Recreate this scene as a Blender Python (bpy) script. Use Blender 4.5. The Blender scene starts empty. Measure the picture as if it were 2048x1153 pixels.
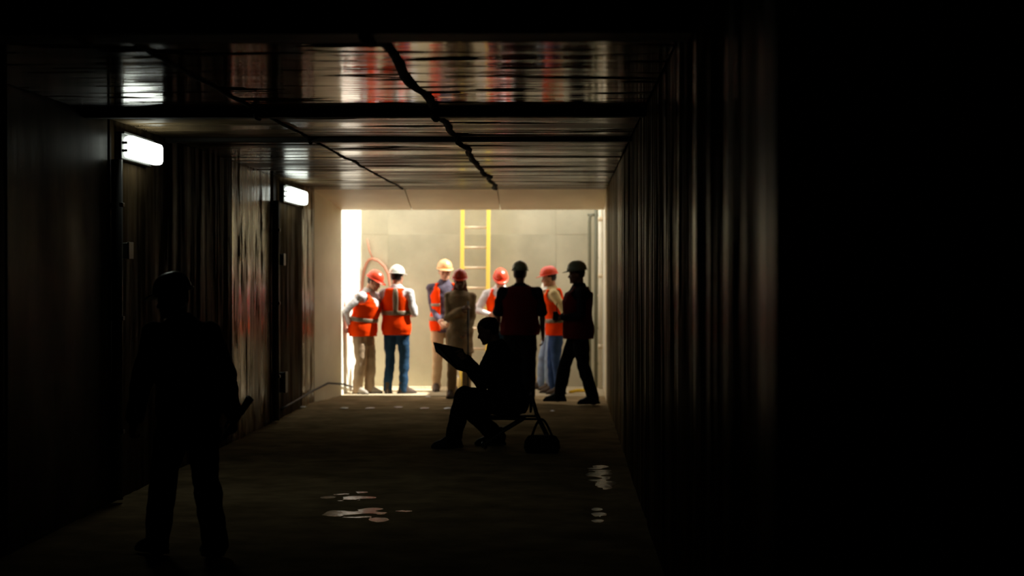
import bpy, bmesh, math, random
import numpy as np
from mathutils import Vector, Matrix, noise
random.seed(4)
S = bpy.context.scene
C = S.collection
R = math.radians

# ---------------------------------------------------------------- camera, sky, sun, exposure
F = 3700.0                                  # focal length in pixels of the 2048 wide frame
CAMZ = 1.6
VX, VY = 1130.0, 552.0                      # vanishing point of the tunnel axis
cam = bpy.data.cameras.new('camera'); co = bpy.data.objects.new('camera', cam); C.objects.link(co)
cam.sensor_width = 36; cam.lens = F / 2048 * 36
cam.clip_start = 0.05; cam.clip_end = 200
yaw = math.atan((VX - 1024) / F); pitch = -math.atan((576.5 - VY) / F)
co.location = (0, 0, CAMZ)
co.rotation_euler = (R(90) + pitch, 0, yaw)
cam.dof.use_dof = True; cam.dof.focus_distance = 13.5; cam.dof.aperture_fstop = 1.9
S.camera = co
ROT = co.rotation_euler.to_matrix()

def at(px, py, D):
    d = ROT @ Vector(((px - 1024) / F, (576.5 - py) / F, -1.0))
    return Vector((0, 0, CAMZ)) + d * (D / d.y)
def gx(px, D):                              # lateral position of a pixel column on the floor at depth D
    return at(px, VY, D).x

w = bpy.data.worlds.new('sky'); S.world = w; w.use_nodes = True
bg = w.node_tree.nodes['Background']; bg.inputs[0].default_value = (1.0, 0.95, 0.86, 1); bg.inputs[1].default_value = 2.3
sl = bpy.data.lights.new('sun', 'SUN'); so = bpy.data.objects.new('sun', sl); C.objects.link(so)
sl.energy = 11; sl.angle = R(0.6); sl.color = (1, 0.95, 0.84)
SUN_EL, SUN_Y = 50, 0.0                    # from the right, a little from behind the far wall
so.rotation_euler = Vector((-math.cos(R(SUN_EL)), -SUN_Y, -math.sin(R(SUN_EL)))).to_track_quat('-Z', 'Y').to_euler()
TOP = 2.86                                   # top of the shaft
XSIZE = (-3.0, 0.545)
pl = bpy.data.lights.new('sky_opening', 'AREA'); po = bpy.data.objects.new('sky_opening', pl); C.objects.link(po)
pl.shape = 'RECTANGLE'; pl.size = XSIZE[1] - XSIZE[0]; pl.size_y = 2.0; pl.cycles.is_portal = True
po.location = ((XSIZE[0] + XSIZE[1]) / 2, 25.6, TOP - 0.005)
S.view_settings.view_transform = 'Standard'; S.view_settings.look = 'None'
S.view_settings.exposure = 0; S.view_settings.gamma = 1; S.view_settings.use_curve_mapping = False
S.cycles.use_denoising = True
S.cycles.max_bounces = 10; S.cycles.diffuse_bounces = 6; S.cycles.glossy_bounces = 5
S.cycles.sample_clamp_indirect = 6

# ---------------------------------------------------------------- materials
MATS = {}
def mat(name, col, rough=0.6, spec=0.5, emit=None, metal=0, noise_amt=0.12, nscale=8, bump=0, bscale=40, coat=0):
    m = bpy.data.materials.new(name); m.use_nodes = True
    nt = m.node_tree; b = nt.nodes['Principled BSDF']
    b.inputs['Roughness'].default_value = rough; b.inputs['Specular IOR Level'].default_value = spec
    b.inputs['Metallic'].default_value = metal; b.inputs['Coat Weight'].default_value = coat
    tc = nt.nodes.new('ShaderNodeTexCoord')
    n = nt.nodes.new('ShaderNodeTexNoise'); n.inputs['Scale'].default_value = nscale; n.inputs['Detail'].default_value = 4
    nt.links.new(tc.outputs['Object'], n.inputs['Vector'])
    mx = nt.nodes.new('ShaderNodeMix'); mx.data_type = 'RGBA'
    mx.inputs['A'].default_value = (*[c * (1 - noise_amt) for c in col], 1)
    mx.inputs['B'].default_value = (*[min(1, c * (1 + noise_amt)) for c in col], 1)
    nt.links.new(n.outputs['Fac'], mx.inputs['Factor']); nt.links.new(mx.outputs['Result'], b.inputs['Base Color'])
    if bump:
        n2 = nt.nodes.new('ShaderNodeTexNoise'); n2.inputs['Scale'].default_value = bscale; n2.inputs['Detail'].default_value = 5
        nt.links.new(tc.outputs['Object'], n2.inputs['Vector'])
        bp = nt.nodes.new('ShaderNodeBump'); bp.inputs['Distance'].default_value = bump
        nt.links.new(n2.outputs['Fac'], bp.inputs['Height']); nt.links.new(bp.outputs['Normal'], b.inputs['Normal'])
    if emit:
        b.inputs['Emission Color'].default_value = (*emit[:3], 1); b.inputs['Emission Strength'].default_value = emit[3]
    MATS[name] = m
    return m

def wet_concrete(name, c1, c2, stretch, r0, r1, bump, spec=0.5, cscale=1.0, hscale=2.6, gloss=0.0, gr=(0.40, 0.68)):
    """smooth formed concrete with a damp sheen; streaks run along the stretched axis"""
    m = bpy.data.materials.new(name); m.use_nodes = True
    nt = m.node_tree; b = nt.nodes['Principled BSDF']; L = nt.links.new
    tc = nt.nodes.new('ShaderNodeTexCoord'); oi = nt.nodes.new('ShaderNodeObjectInfo')
    add = nt.nodes.new('ShaderNodeVectorMath'); add.operation = 'ADD'
    sc = nt.nodes.new('ShaderNodeMath'); sc.operation = 'MULTIPLY'; sc.inputs[1].default_value = 37
    L(oi.outputs['Random'], sc.inputs[0]); L(tc.outputs['Object'], add.inputs[0]); L(sc.outputs[0], add.inputs[1])
    def nz(stretch, scale, detail=4):
        mp = nt.nodes.new('ShaderNodeMapping'); mp.inputs['Scale'].default_value = stretch
        L(add.outputs[0], mp.inputs['Vector'])
        n = nt.nodes.new('ShaderNodeTexNoise'); n.inputs['Scale'].default_value = scale; n.inputs['Detail'].default_value = detail
        L(mp.outputs[0], n.inputs['Vector']); return n
    a = nz(stretch, 1.3 * cscale); r = nz(stretch, 0.9); h = nz(stretch, hscale, 3)
    blot = nz((1, 1, 1), 2.2, 5)
    ad = nt.nodes.new('ShaderNodeMath'); ad.operation = 'MULTIPLY'
    L(a.outputs['Fac'], ad.inputs[0]); L(blot.outputs['Fac'], ad.inputs[1])
    mr = nt.nodes.new('ShaderNodeMapRange'); mr.inputs[1].default_value = 0.12; mr.inputs[2].default_value = 0.40
    L(ad.outputs[0], mr.inputs[0])
    mx = nt.nodes.new('ShaderNodeMix'); mx.data_type = 'RGBA'
    mx.inputs['A'].default_value = (*c1, 1); mx.inputs['B'].default_value = (*c2, 1)
    L(mr.outputs[0], mx.inputs['Factor']); L(mx.outputs['Result'], b.inputs['Base Color'])
    rr = nt.nodes.new('ShaderNodeMapRange'); rr.inputs[1].default_value = 0.3; rr.inputs[2].default_value = 0.7
    rr.inputs[3].default_value = r0; rr.inputs[4].default_value = r1
    L(r.outputs['Fac'], rr.inputs[0]); L(rr.outputs[0], b.inputs['Roughness'])
    bp = nt.nodes.new('ShaderNodeBump'); bp.inputs['Distance'].default_value = bump; bp.inputs['Strength'].default_value = 1
    L(h.outputs['Fac'], bp.inputs['Height']); L(bp.outputs['Normal'], b.inputs['Normal'])
    b.inputs['Specular IOR Level'].default_value = spec; 
    if gloss:                                   # damp only in streaks: elsewhere the concrete is dry
        q = nz(tuple(c * 1.3 for c in stretch), 1.2, 5)
        gs = nt.nodes.new('ShaderNodeMapRange'); gs.inputs[1].default_value = gr[0]; gs.inputs[2].default_value = gr[1]
        gs.inputs[3].default_value = 0; gs.inputs[4].default_value = gloss
        L(q.outputs['Fac'], gs.inputs[0]); L(gs.outputs[0], b.inputs['Specular IOR Level'])
    MATS[name] = m
    return m

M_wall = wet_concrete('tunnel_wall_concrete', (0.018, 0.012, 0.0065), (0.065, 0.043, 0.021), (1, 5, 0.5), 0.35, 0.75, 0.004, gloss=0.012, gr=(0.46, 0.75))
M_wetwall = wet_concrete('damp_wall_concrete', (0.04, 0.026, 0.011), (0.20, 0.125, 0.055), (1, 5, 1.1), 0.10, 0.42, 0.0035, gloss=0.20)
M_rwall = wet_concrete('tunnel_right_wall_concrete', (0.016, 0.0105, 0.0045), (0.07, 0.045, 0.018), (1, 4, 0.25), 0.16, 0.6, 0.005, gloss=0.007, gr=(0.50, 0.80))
M_lampwall = wet_concrete('lamp_glow_wall_concrete', (0.03, 0.026, 0.018), (0.10, 0.085, 0.06), (1, 2, 0.5), 0.35, 0.55, 0.003, 0.012)  # paler, greyer panel: the near lamp's glow is put into its colour
M_rwall2 = wet_concrete('lit_right_wall_concrete', (0.06, 0.040, 0.016), (0.22, 0.15, 0.062), (1, 4, 0.25), 0.2, 0.6, 0.005, gloss=0.025, gr=(0.42, 0.75))  # lighter copy of the right wall, light from the shaft painted in
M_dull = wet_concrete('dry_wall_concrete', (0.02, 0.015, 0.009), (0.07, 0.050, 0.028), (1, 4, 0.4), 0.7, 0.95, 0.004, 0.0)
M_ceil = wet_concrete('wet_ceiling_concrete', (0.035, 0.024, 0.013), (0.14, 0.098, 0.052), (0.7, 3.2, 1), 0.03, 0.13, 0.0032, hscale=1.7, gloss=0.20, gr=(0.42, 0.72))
M_ceil2 = wet_concrete('damp_ceiling_concrete', (0.035, 0.024, 0.013), (0.14, 0.098, 0.052), (0.4, 2.6, 1), 0.10, 0.45, 0.0035, hscale=1.7, gloss=0.075)
M_beam = wet_concrete('beam_concrete', (0.012, 0.01, 0.007), (0.03, 0.024, 0.016), (0.8, 4, 1), 0.55, 0.8, 0.004, 0.25)
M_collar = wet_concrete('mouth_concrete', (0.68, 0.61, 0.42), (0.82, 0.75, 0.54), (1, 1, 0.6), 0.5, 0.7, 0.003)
M_shaft = wet_concrete('shaft_concrete', (0.45, 0.425, 0.315), (0.57, 0.54, 0.405), (1, 1, 0.8), 0.7, 0.9, 0.004, 0.2, 1.4)
M_shaft2 = wet_concrete('weathered_shaft_concrete', (0.40, 0.385, 0.285), (0.53, 0.505, 0.38), (1, 1, 0.8), 0.7, 0.9, 0.004, 0.2, 1.6)
M_white = mat('pale_shaft_concrete', (0.80, 0.77, 0.68), 0.8, 0.2, noise_amt=0.05, nscale=3)
M_floor = wet_concrete('dirt_floor', (0.20, 0.148, 0.08), (0.40, 0.30, 0.17), (1, 1, 1), 0.8, 0.95, 0.02, 0.0, 3)
M_joint = mat('joint_filler', (0.012, 0.010, 0.008), 0.9, 0.1)

# ---------------------------------------------------------------- helpers
def link(name, me, m=None, parent=None):
    o = bpy.data.objects.new(name, me); C.objects.link(o)
    if m is not None and me is not None: me.materials.clear(); me.materials.append(m)
    if parent: o.parent = parent
    return o
def tag(o, label=None, cat=None, group=None, kind=None):
    if label: o['label'] = label
    if cat: o['category'] = cat
    if group: o['group'] = group
    if kind: o['kind'] = kind
    return o
def empty(name, loc, rz=0):
    o = bpy.data.objects.new(name, None); C.objects.link(o); o.location = loc; o.rotation_euler = (0, 0, rz)
    o.empty_display_size = 0.1
    return o

class MB:
    """collects verts and faces for ONE mesh"""
    def __init__(s): s.v = []; s.f = []
    def add(s, v, f):
        n = len(s.v); s.v += [tuple(p) for p in v]; s.f += [tuple(i + n for i in q) for q in f]; return s
    def box(s, x0, x1, y0, y1, z0, z1, bev=0):
        if bev:
            bm = bmesh.new(); bmesh.ops.create_cube(bm, size=1)
            for q in bm.verts: q.co = Vector((x0 + (q.co.x + .5) * (x1 - x0), y0 + (q.co.y + .5) * (y1 - y0), z0 + (q.co.z + .5) * (z1 - z0)))
            bmesh.ops.bevel(bm, geom=bm.edges[:], offset=bev, segments=2, affect='EDGES', profile=0.5)
            bm.verts.index_update()
            s.add([q.co.copy() for q in bm.verts], [[q.index for q in fc.verts] for fc in bm.faces]); bm.free(); return s
        v = [(x, y, z) for z in (z0, z1) for y in (y0, y1) for x in (x0, x1)]
        return s.add(v, [(0, 2, 3, 1), (4, 5, 7, 6), (0, 1, 5, 4), (2, 6, 7, 3), (0, 4, 6, 2), (1, 3, 7, 5)])
    def loft(s, rings):
        n = len(rings[0]); v = [p for r in rings for p in r]; f = []
        for k in range(len(rings) - 1):
            for i in range(n):
                j = (i + 1) % n
                f.append((k * n + i, k * n + j, (k + 1) * n + j, (k + 1) * n + i))
        f.append(tuple(reversed(range(n)))); f.append(tuple((len(rings) - 1) * n + i for i in range(n)))
        return s.add(v, f)
    def cone(s, p, q, r1, r2, n=12):
        """tapered capsule"""
        p, q = Vector(p), Vector(q); d = q - p
        if d.length < 1e-6: d = Vector((0, 0, 1e-4)); q = p + d
        d.normalize(); u = d.orthogonal().normalized(); w_ = d.cross(u); rings = []
        for a in (-80, -50, -20): 
            rings.append((p + d * r1 * math.sin(R(a)), r1 * math.cos(R(a))))
        for a in (20, 50, 80):
            rings.append((q + d * r2 * math.sin(R(a)), r2 * math.cos(R(a))))
        return s.loft([[c + (u * math.cos(t) + w_ * math.sin(t)) * r for t in [2 * math.pi * i / n for i in range(n)]] for c, r in rings])
    def chain(s, pts, rs, n=12):
        for a, b, r1, r2 in zip(pts[:-1], pts[1:], rs[:-1], rs[1:]): s.cone(a, b, r1, r2, n)
        return s
    def tube(s, pts, r, n=8):
        pts = [Vector(p) for p in pts]; rings = []; u = None
        for i, p in enumerate(pts):
            d = (pts[min(i + 1, len(pts) - 1)] - pts[max(i - 1, 0)]).normalized()
            u = (u - d * u.dot(d)).normalized() if u is not None and (u - d * u.dot(d)).length > 1e-4 else d.orthogonal().normalized()
            w_ = d.cross(u)
            rr = r(i / (len(pts) - 1)) if callable(r) else r
            rings.append([p + (u * math.cos(t) + w_ * math.sin(t)) * rr for t in [2 * math.pi * k / n for k in range(n)]])
        return s.loft(rings)
    def ell(s, c, rx, ry, rz, rot=None, n=14, m=9):
        c = Vector(c); rings = []
        for k in range(m):
            a = -math.pi / 2 + math.pi * (k + 0.25) / (m - 0.5)
            ring = []
            for i in range(n):
                t = 2 * math.pi * i / n
                p = Vector((rx * math.cos(a) * math.cos(t), ry * math.cos(a) * math.sin(t), rz * math.sin(a)))
                ring.append(c + (rot @ p if rot else p))
            rings.append(ring)
        return s.loft(rings)
    def mesh(s, name, smooth=False):
        me = bpy.data.meshes.new(name); me.from_pydata([tuple(p) for p in s.v], [], s.f); me.update()
        bm = bmesh.new(); bm.from_mesh(me); bmesh.ops.recalc_face_normals(bm, faces=bm.faces[:]); bm.to_mesh(me); bm.free()
        if smooth: me.polygons.foreach_set('use_smooth', [True] * len(me.polygons))
        return me
    def build(s, name, m, parent=None, smooth=False): return link(name, s.mesh(name, smooth), m, parent)
    def remesh(s, name, m, parent, voxel, smooth=2, wrinkle=0, wscale=9, seed=0.0):
        tmp = bpy.data.objects.new('tmp', s.mesh('tmp')); C.objects.link(tmp)
        md = tmp.modifiers.new('r', 'REMESH'); md.mode = 'VOXEL'; md.voxel_size = voxel
        if smooth: sm = tmp.modifiers.new('s', 'SMOOTH'); sm.factor = 0.5; sm.iterations = smooth
        dg = bpy.context.evaluated_depsgraph_get(); dg.update()
        me = bpy.data.meshes.new_from_object(tmp.evaluated_get(dg)); me.name = name
        old = tmp.data; bpy.data.objects.remove(tmp); bpy.data.meshes.remove(old)
        if wrinkle:
            for vv in me.vertices:
                p = vv.co; q = Vector((p.x * wscale * .8 + seed, p.y * wscale * .8, p.z * wscale * 1.7))
                vv.co = p + vv.normal * wrinkle * (noise.noise(q) + 0.5 * abs(noise.noise(q * 2.3)))
        me.polygons.foreach_set('use_smooth', [True] * len(me.polygons))
        return link(name, me, m, parent)

# ---------------------------------------------------------------- the tunnel
XL, XR, ZC = -3.2, 0.53, 2.70               # left wall, right wall, ceiling
YM = 24.6                                   # tunnel mouth
YB = 26.6                                   # far wall of the shaft
XSL, XSR = XSIZE                     # side walls of the shaft
ZL = 2.478                                  # lintel edge

def struct(name, mb, m): return tag(mb.build(name, m), kind='structure')

# floor: a grid, a little uneven
HOLLOWS = []                                # (x, y, rx, ry) of the puddles
def hollow(px0, px1, py0, py1):
    D0, D1 = F * CAMZ / (py1 - VY), F * CAMZ / (py0 - VY); cy = (D0 + D1) / 2
    h = (gx((px0 + px1) / 2, cy), cy, (gx(px1, cy) - gx(px0, cy)) / 2, (D1 - D0) / 2); HOLLOWS.append(h); return h
PA = hollow(632, 878, 1013, 1042); PB = hollow(635, 770, 978, 1002); PC = hollow(1168, 1232, 920, 985); PD = hollow(1176, 1214, 1010, 1046)
WATER = -0.017
def ground(x, y):
    z = 0.010 * noise.noise(Vector((x * 1.5, y * 1.5, 0))) + 0.006 * noise.noise(Vector((x * 5, y * 3, 3))) + 0.005 * noise.noise(Vector((x * 11, y * 7, 7))) - 0.006
    for hx, hy_, rx, ry in HOLLOWS:
        q = ((x - hx) / rx) ** 2 + ((y - hy_) / ry) ** 2
        if q < 4: z += (0.012 * noise.noise(Vector((x * 7, y * 8, 12))) - 0.015) * math.exp(-q * q * .9)
    return z
g = MB(); nx, ny = 110, 520; v = []; f = []
for j in range(ny + 1):
    for i in range(nx + 1):
        x = XL - 0.1 + (XR - XL + 0.2) * i / nx; y = -2.6 + (YB + 2.7) * j / ny
        v.append((x, y, ground(x, y)))
for j in range(ny):
    for i in range(nx):
        a = j * (nx + 1) + i; f.append((a, a + 1, a + nx + 2, a + nx + 1))
fl = struct('floor', g.add(v, f), M_floor)
fl.data.polygons.foreach_set('use_smooth', [True] * len(fl.data.polygons))

sf = MB().box(XSL - .3, XSR + .3, YM - .05, YB + .2, -.1, .006, .01)
struct('floor.001', sf, wet_concrete('bounce_floor_slab', (0.44, 0.37, 0.25), (0.58, 0.49, 0.34), (1, 1, 1), 0.8, 0.95, 0.006, 0.0, 3))  # shaft floor laid paler than the dirt to bounce more light
# side walls: backing with precast panels, each panel a part
def panel_mesh(x0, x1, y0, y1, z0, z1, bev=0.012): return MB().box(x0, x1, y0, y1, z0, z1, bev).mesh('panel')
joints = [-2.6, -1.5, 0.9, 3.3, 5.7, 8.1, 10.5, 12.9, 15.3, 17.7, 20.0, 22.45, 23.55, YM]
wl = struct('wall_left', MB().box(XL - 0.4, XL - 0.03, -2.6, YM + 0.0, -0.1, 2.86), M_joint)
wr = struct('wall_right', MB().box(XR + 0.03, XR + 0.4, -2.6, YM + 0.0, -0.1, 2.86), M_joint)
rjoints = [-2.6, -.1, 2.3, 4.7, 7.1, 9.5, 11.9, 14.3, 16.7, 19.1, 21.5, 23.55, YM]
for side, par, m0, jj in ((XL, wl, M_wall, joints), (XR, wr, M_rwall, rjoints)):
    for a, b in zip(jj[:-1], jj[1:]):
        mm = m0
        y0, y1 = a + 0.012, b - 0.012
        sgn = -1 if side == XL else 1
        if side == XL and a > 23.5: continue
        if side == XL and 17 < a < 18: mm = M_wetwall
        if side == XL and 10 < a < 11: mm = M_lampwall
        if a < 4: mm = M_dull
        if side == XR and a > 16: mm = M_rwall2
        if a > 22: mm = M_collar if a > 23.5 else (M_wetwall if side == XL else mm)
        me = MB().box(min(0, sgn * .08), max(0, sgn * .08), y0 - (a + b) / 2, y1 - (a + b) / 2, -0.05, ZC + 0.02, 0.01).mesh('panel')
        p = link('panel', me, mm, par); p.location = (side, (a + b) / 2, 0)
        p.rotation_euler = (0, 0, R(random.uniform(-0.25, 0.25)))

# ceiling: slabs in three bays between downstand beams
beams = [(7.62, 0.30, 0.10), (12.2, 0.12, 0.05), (14.72, 0.10, 0.03), (17.1, 0.1, 0.002), (19.8, 0.1, 0.002), (22.6, 0.1, 0.002)]
ce = struct('ceiling', MB().box(XL - 0.4, XR + 0.4, -2.6, YM + 0.0, ZC + 0.04, 2.86), M_joint)
ys = [-2.6] + [b[0] for b in beams] + [23.5]
bays = [XL, -2.04, -0.86, XR]
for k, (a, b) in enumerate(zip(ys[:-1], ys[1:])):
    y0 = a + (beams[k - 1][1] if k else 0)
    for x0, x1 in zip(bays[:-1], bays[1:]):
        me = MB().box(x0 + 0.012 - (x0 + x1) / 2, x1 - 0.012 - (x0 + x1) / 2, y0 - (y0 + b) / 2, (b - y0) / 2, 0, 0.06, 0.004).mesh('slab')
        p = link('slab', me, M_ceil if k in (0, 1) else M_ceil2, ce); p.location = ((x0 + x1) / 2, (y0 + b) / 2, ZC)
        p.rotation_euler = (R(random.uniform(-.06, .06)), R(random.uniform(-.1, .1)), 0)
for y, wd, dp in beams:
    MB().box(XL, XR, y, y + wd, ZC - dp, ZC + 0.06, 0.001 if dp < .01 else 0.008).build('beam', M_beam if dp > .02 else M_ceil2, ce)
# the sloping pale soffit at the mouth, in three bays
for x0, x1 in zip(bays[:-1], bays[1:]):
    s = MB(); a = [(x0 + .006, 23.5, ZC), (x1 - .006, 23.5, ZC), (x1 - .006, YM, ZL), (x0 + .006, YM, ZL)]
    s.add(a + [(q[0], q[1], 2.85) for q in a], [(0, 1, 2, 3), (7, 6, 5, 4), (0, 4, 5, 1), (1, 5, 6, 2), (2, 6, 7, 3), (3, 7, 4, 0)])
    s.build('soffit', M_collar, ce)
struct('wall_sky_block', MB().box(XL - 0.4, XR + 0.4, -2.9, -2.6, -0.1, 3.2), M_joint)  # unseen end wall added behind the camera to keep sky light out

# the mouth return on the left, then the open shaft
s = MB(); a = [(XL, 23.56), (XSL + .02, YM), (XSL - .4, YM), (XL - .4, 23.56)]
s.add([(x, y, -0.1) for x, y in a] + [(x, y, ZC + .1) for x, y in a], [(0, 1, 2, 3), (4, 5, 6, 7), (0, 4, 5, 1), (1, 5, 6, 2), (2, 6, 7, 3), (3, 7, 4, 0)])
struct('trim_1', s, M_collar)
s = MB(); a = [(XSL + .02, YM + .002), (XSL + .07, YB + .3), (XSL - .4, YB + .3), (XSL - .4, YM + .002)]
s.add([(x, y, -0.1) for x, y in a] + [(x, y, TOP) for x, y in a], [(0, 1, 2, 3), (4, 5, 6, 7), (0, 4, 5, 1), (1, 5, 6, 2), (2, 6, 7, 3), (3, 7, 4, 0)])
struct('wall_left.001', s, M_white)
struct('wall_right.001', MB().box(XSR, XSR + 0.3, YM, YB + .3, -0.1, TOP), M_white)
wf = struct('wall_front', MB().box(XL - 0.4, XR + 0.4, YM - 0.3, YM, ZL + 0.3, TOP), M_shaft)
wb = struct('wall_far', MB().box(XSL - 0.3, XSR + 0.3, YB + 0.02, YB + 0.3, -0.1, TOP), M_joint)
xj = [XSL, gx(776, YB), gx(1112, YB), XSR]; zj = [-0.05, at(0, 470, YB).z, TOP]
for i in range(3):
    for j in range(2):
        dx = 0.004 * ((i + j) % 2)
        MB().box(xj[i] + .0004, xj[i + 1] - .0004, YB - 0.004 - dx, YB + 0.04, zj[j] + .0004, zj[j + 1] - .0004, 0.0015).build('panel', M_shaft2 if (j == 0 and i == 1) else M_shaft, wb)

# ---------------------------------------------------------------- people
def lerp(a, b, t): return a + (b - a) * t
TORSO = [(0.84, .150, .112, .005), (0.90, .170, .122, .008), (0.97, .172, .122, .006), (1.05, .158, .112, .0), (1.12, .152, .108, -.004), (1.20, .160, .114, -.006),
         (1.28, .172, .120, -.006), (1.36, .178, .118, .0), (1.41, .170, .106, .006), (1.445, .135, .088, .010), (1.47, .095, .072, .012), (1.50, .062, .060, .010)]
def ring_at(z):
    T = TORSO
    if z <= T[0][0]: return T[0][1:]
    for a, b in zip(T[:-1], T[1:]):
        if z <= b[0]:
            t = (z - a[0]) / (b[0] - a[0]); return tuple(lerp(a[i], b[i], t) for i in (1, 2, 3))
    return T[-1][1:]

def ik(a, c, l1, l2, pole):
    a, c, pole = Vector(a), Vector(c), Vector(pole); d = c - a; L = min(d.length, (l1 + l2) * 0.995); dn = d.normalized()
    x = (l1 * l1 - l2 * l2 + L * L) / (2 * L); h = math.sqrt(max(l1 * l1 - x * x, 0))
    p = (pole - dn * pole.dot(dn)).normalized()
    return a + dn * x + p * h, a + dn * L

HEAD = [(-.118, .022, -.080, -.035), (-.106, .042, -.092, -.005), (-.085, .055, -.094, .030), (-.055, .064, -.093, .070), (-.02, .071, -.090, .088),
        (.02, .075, -.092, .096), (.06, .075, -.088, .098), (.088, .064, -.068, .084), (.105, .042, -.042, .058), (.115, .015, -.015, .025)]

class Person:
    def __init__(s, px, D, H, yaw, label, group=None, girth=1.0, depth=1.0, lean=0, root=(0, 0, 0), hy=0, hp=0, hroll=0,
                 rh=(-.22, -.02, .80), lh=(.22, -.02, .80), rpole=(-.6, 1, 0), lpole=(.6, 1, 0), rf=(-.11, .02), lf=(.11, .02),
                 foot_yaw=(-10, 10), curl=45, x=None, kneepole=(0, -1, .15), kp=None, ankz=(.085, .085)):
        s.k = H / 1.75; s.e = empty('person', (gx(px, D) if x is None else x, D, 0), R(yaw)); s.e['label'] = label; s.e['category'] = 'person'
        if group: s.e['group'] = group
        s.e.scale = (s.k,) * 3
        s.girth, s.depth, s.lean, s.root = girth, depth, R(lean), Vector(root)
        s.seed = px * 0.37
        Sh = {1: s.T((.184 * (1 + (girth - 1) * .7), .012, 1.395)), -1: s.T((-.184 * (1 + (girth - 1) * .7), .012, 1.395))}
        s.arm = {}
        for sg, hnd, pole in ((-1, rh, rpole), (1, lh, lpole)):
            el, wr_ = ik(Sh[sg], hnd, .29, .25, pole); s.arm[sg] = (Sh[sg], el, wr_)
        s.leg = {}
        for i, (sg, ft) in enumerate(((-1, rf), (1, lf))):
            hip = s.root + Vector((sg * .092, .01, .915)); kn, an = ik(hip, (ft[0], ft[1], ankz[i]), .425, .41, (kp or {}).get(sg, kneepole))
            s.leg[sg] = (hip, kn, an, R(foot_yaw[i]))
        s.neck = s.T((0, .012, 1.475)); s.hrot = Matrix.Rotation(s.lean * .6, 3, 'X') @ Matrix.Rotation(R(hy), 3, 'Z') @ Matrix.Rotation(R(hp), 3, 'X') @ Matrix.Rotation(R(hroll), 3, 'Y')
        s.hc = s.neck + s.hrot @ Vector((0, -.015, .155))
        s.curl = curl
    def T(s, p):
        x, y, z = p; t = max(0, min(1, (z - .92) / .22)); a = s.lean * t
        q = Vector((x, y, z - .95)); q = Matrix.Rotation(a, 3, 'X') @ q if z > .92 else q
        return s.root + q + Vector((0, 0, .95))
    def W(s, p):                                            # local -> world
        c, n = math.cos(s.e.rotation_euler.z), math.sin(s.e.rotation_euler.z); p = Vector(p) * s.k
        return Vector((p.x * c - p.y * n, p.x * n + p.y * c, p.z)) + s.e.location
    def H(s, p): return s.hc + s.hrot @ Vector(p)
    def surf(s, th, z, off):
        rx, ry, yo = ring_at(z); g_ = 1 + (s.girth - 1) * (1 if z < 1.36 else .6); d_ = s.depth if z < 1.4 else 1
        if math.sin(th) < 0 and z < 1.3: d_ = 1 + (d_ - 1) * 1.4
        return s.T(((rx * g_ + off) * math.cos(th), yo + (ry * d_ + off) * math.sin(th), z))
    def torso(s, mb, off, z0, z1, n=22):
        zs = [z0] + [t[0] for t in TORSO if z0 + .01 < t[0] < z1 - .01] + [z1]
        mb.loft([[s.surf(2 * math.pi * i / n, z, off) for i in range(n)] for z in zs]); return mb
    # -- body: one continuous surface
    def body(s, skin):
        m = MB(); s.torso(m, -.004, .85, 1.50)
        m.cone(s.T((0, .015, 1.44)), s.H((0, .02, -.06)), .060, .056)
        n = 20; rings = []
        for z, hw, yf, yb in HEAD:
            rg = []
            for i in range(n):
                t = 2 * math.pi * i / n; cx, sy = math.cos(t), math.sin(t); ym = (yf + yb) / 2
                rg.append(s.H((hw * math.copysign(abs(cx) ** .85, cx), ym + (yb - yf) / 2 * math.copysign(abs(sy) ** .9, sy), z)))
            rings.append(rg)
        m.loft(rings)
        m.cone(s.H((0, -.086, .004)), s.H((0, -.108, -.034)), .008, .013, 8)
        for q in (-1, 1):
            m.ell(s.H((q * .012, -.098, -.038)), .008, .009, .007)
            m.cone(s.H((q * .012, -.090, .020)), s.H((q * .048, -.076, .018)), .009, .008, 8)
            m.ell(s.H((q * .042, -.070, -.030)), .020, .018, .018)
            m.ell(s.H((q * .077, .008, -.012)), .008, .020, .032)
        m.cone(s.H((-.018, -.094, -.062)), s.H((.018, -.094, -.062)), .007, .007, 8)
        m.cone(s.H((-.015, -.092, -.075)), s.H((.015, -.092, -.075)), .008, .008, 8)
        m.ell(s.H((0, -.086, -.102)), .022, .016, .016)
        for sg in (-1, 1):
            a, e, w_ = s.arm[sg]
            m.cone(s.T((sg * .11, .012, 1.40)), a, .06, .058); m.chain([a, e, w_], [.052, .041, .027])
            mid = lerp(e, w_, .25); m.cone(e, mid, .040, .042)
            s.hand(m, sg, e, w_)
            h, kn, an, fy = s.leg[sg]
            m.chain([h, kn, an], [.084, .054, .036]); m.cone(lerp(kn, an, .12), lerp(kn, an, .4), .052, .056)
            rt = Matrix.Rotation(fy, 3, 'Z'); m.cone(an + Vector((0, .02, -.03)), an + rt @ Vector((0, -.14, -.05)), .035, .028)
        o = m.remesh('body', skin, s.e, .0082, 1)
        for q in (-1, 1):
            MB().ell(s.H((q * .031, -.0845, .0)), .013, .008, .008).build('eye', MATS['eye'], s.e, True)
        return o
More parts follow.
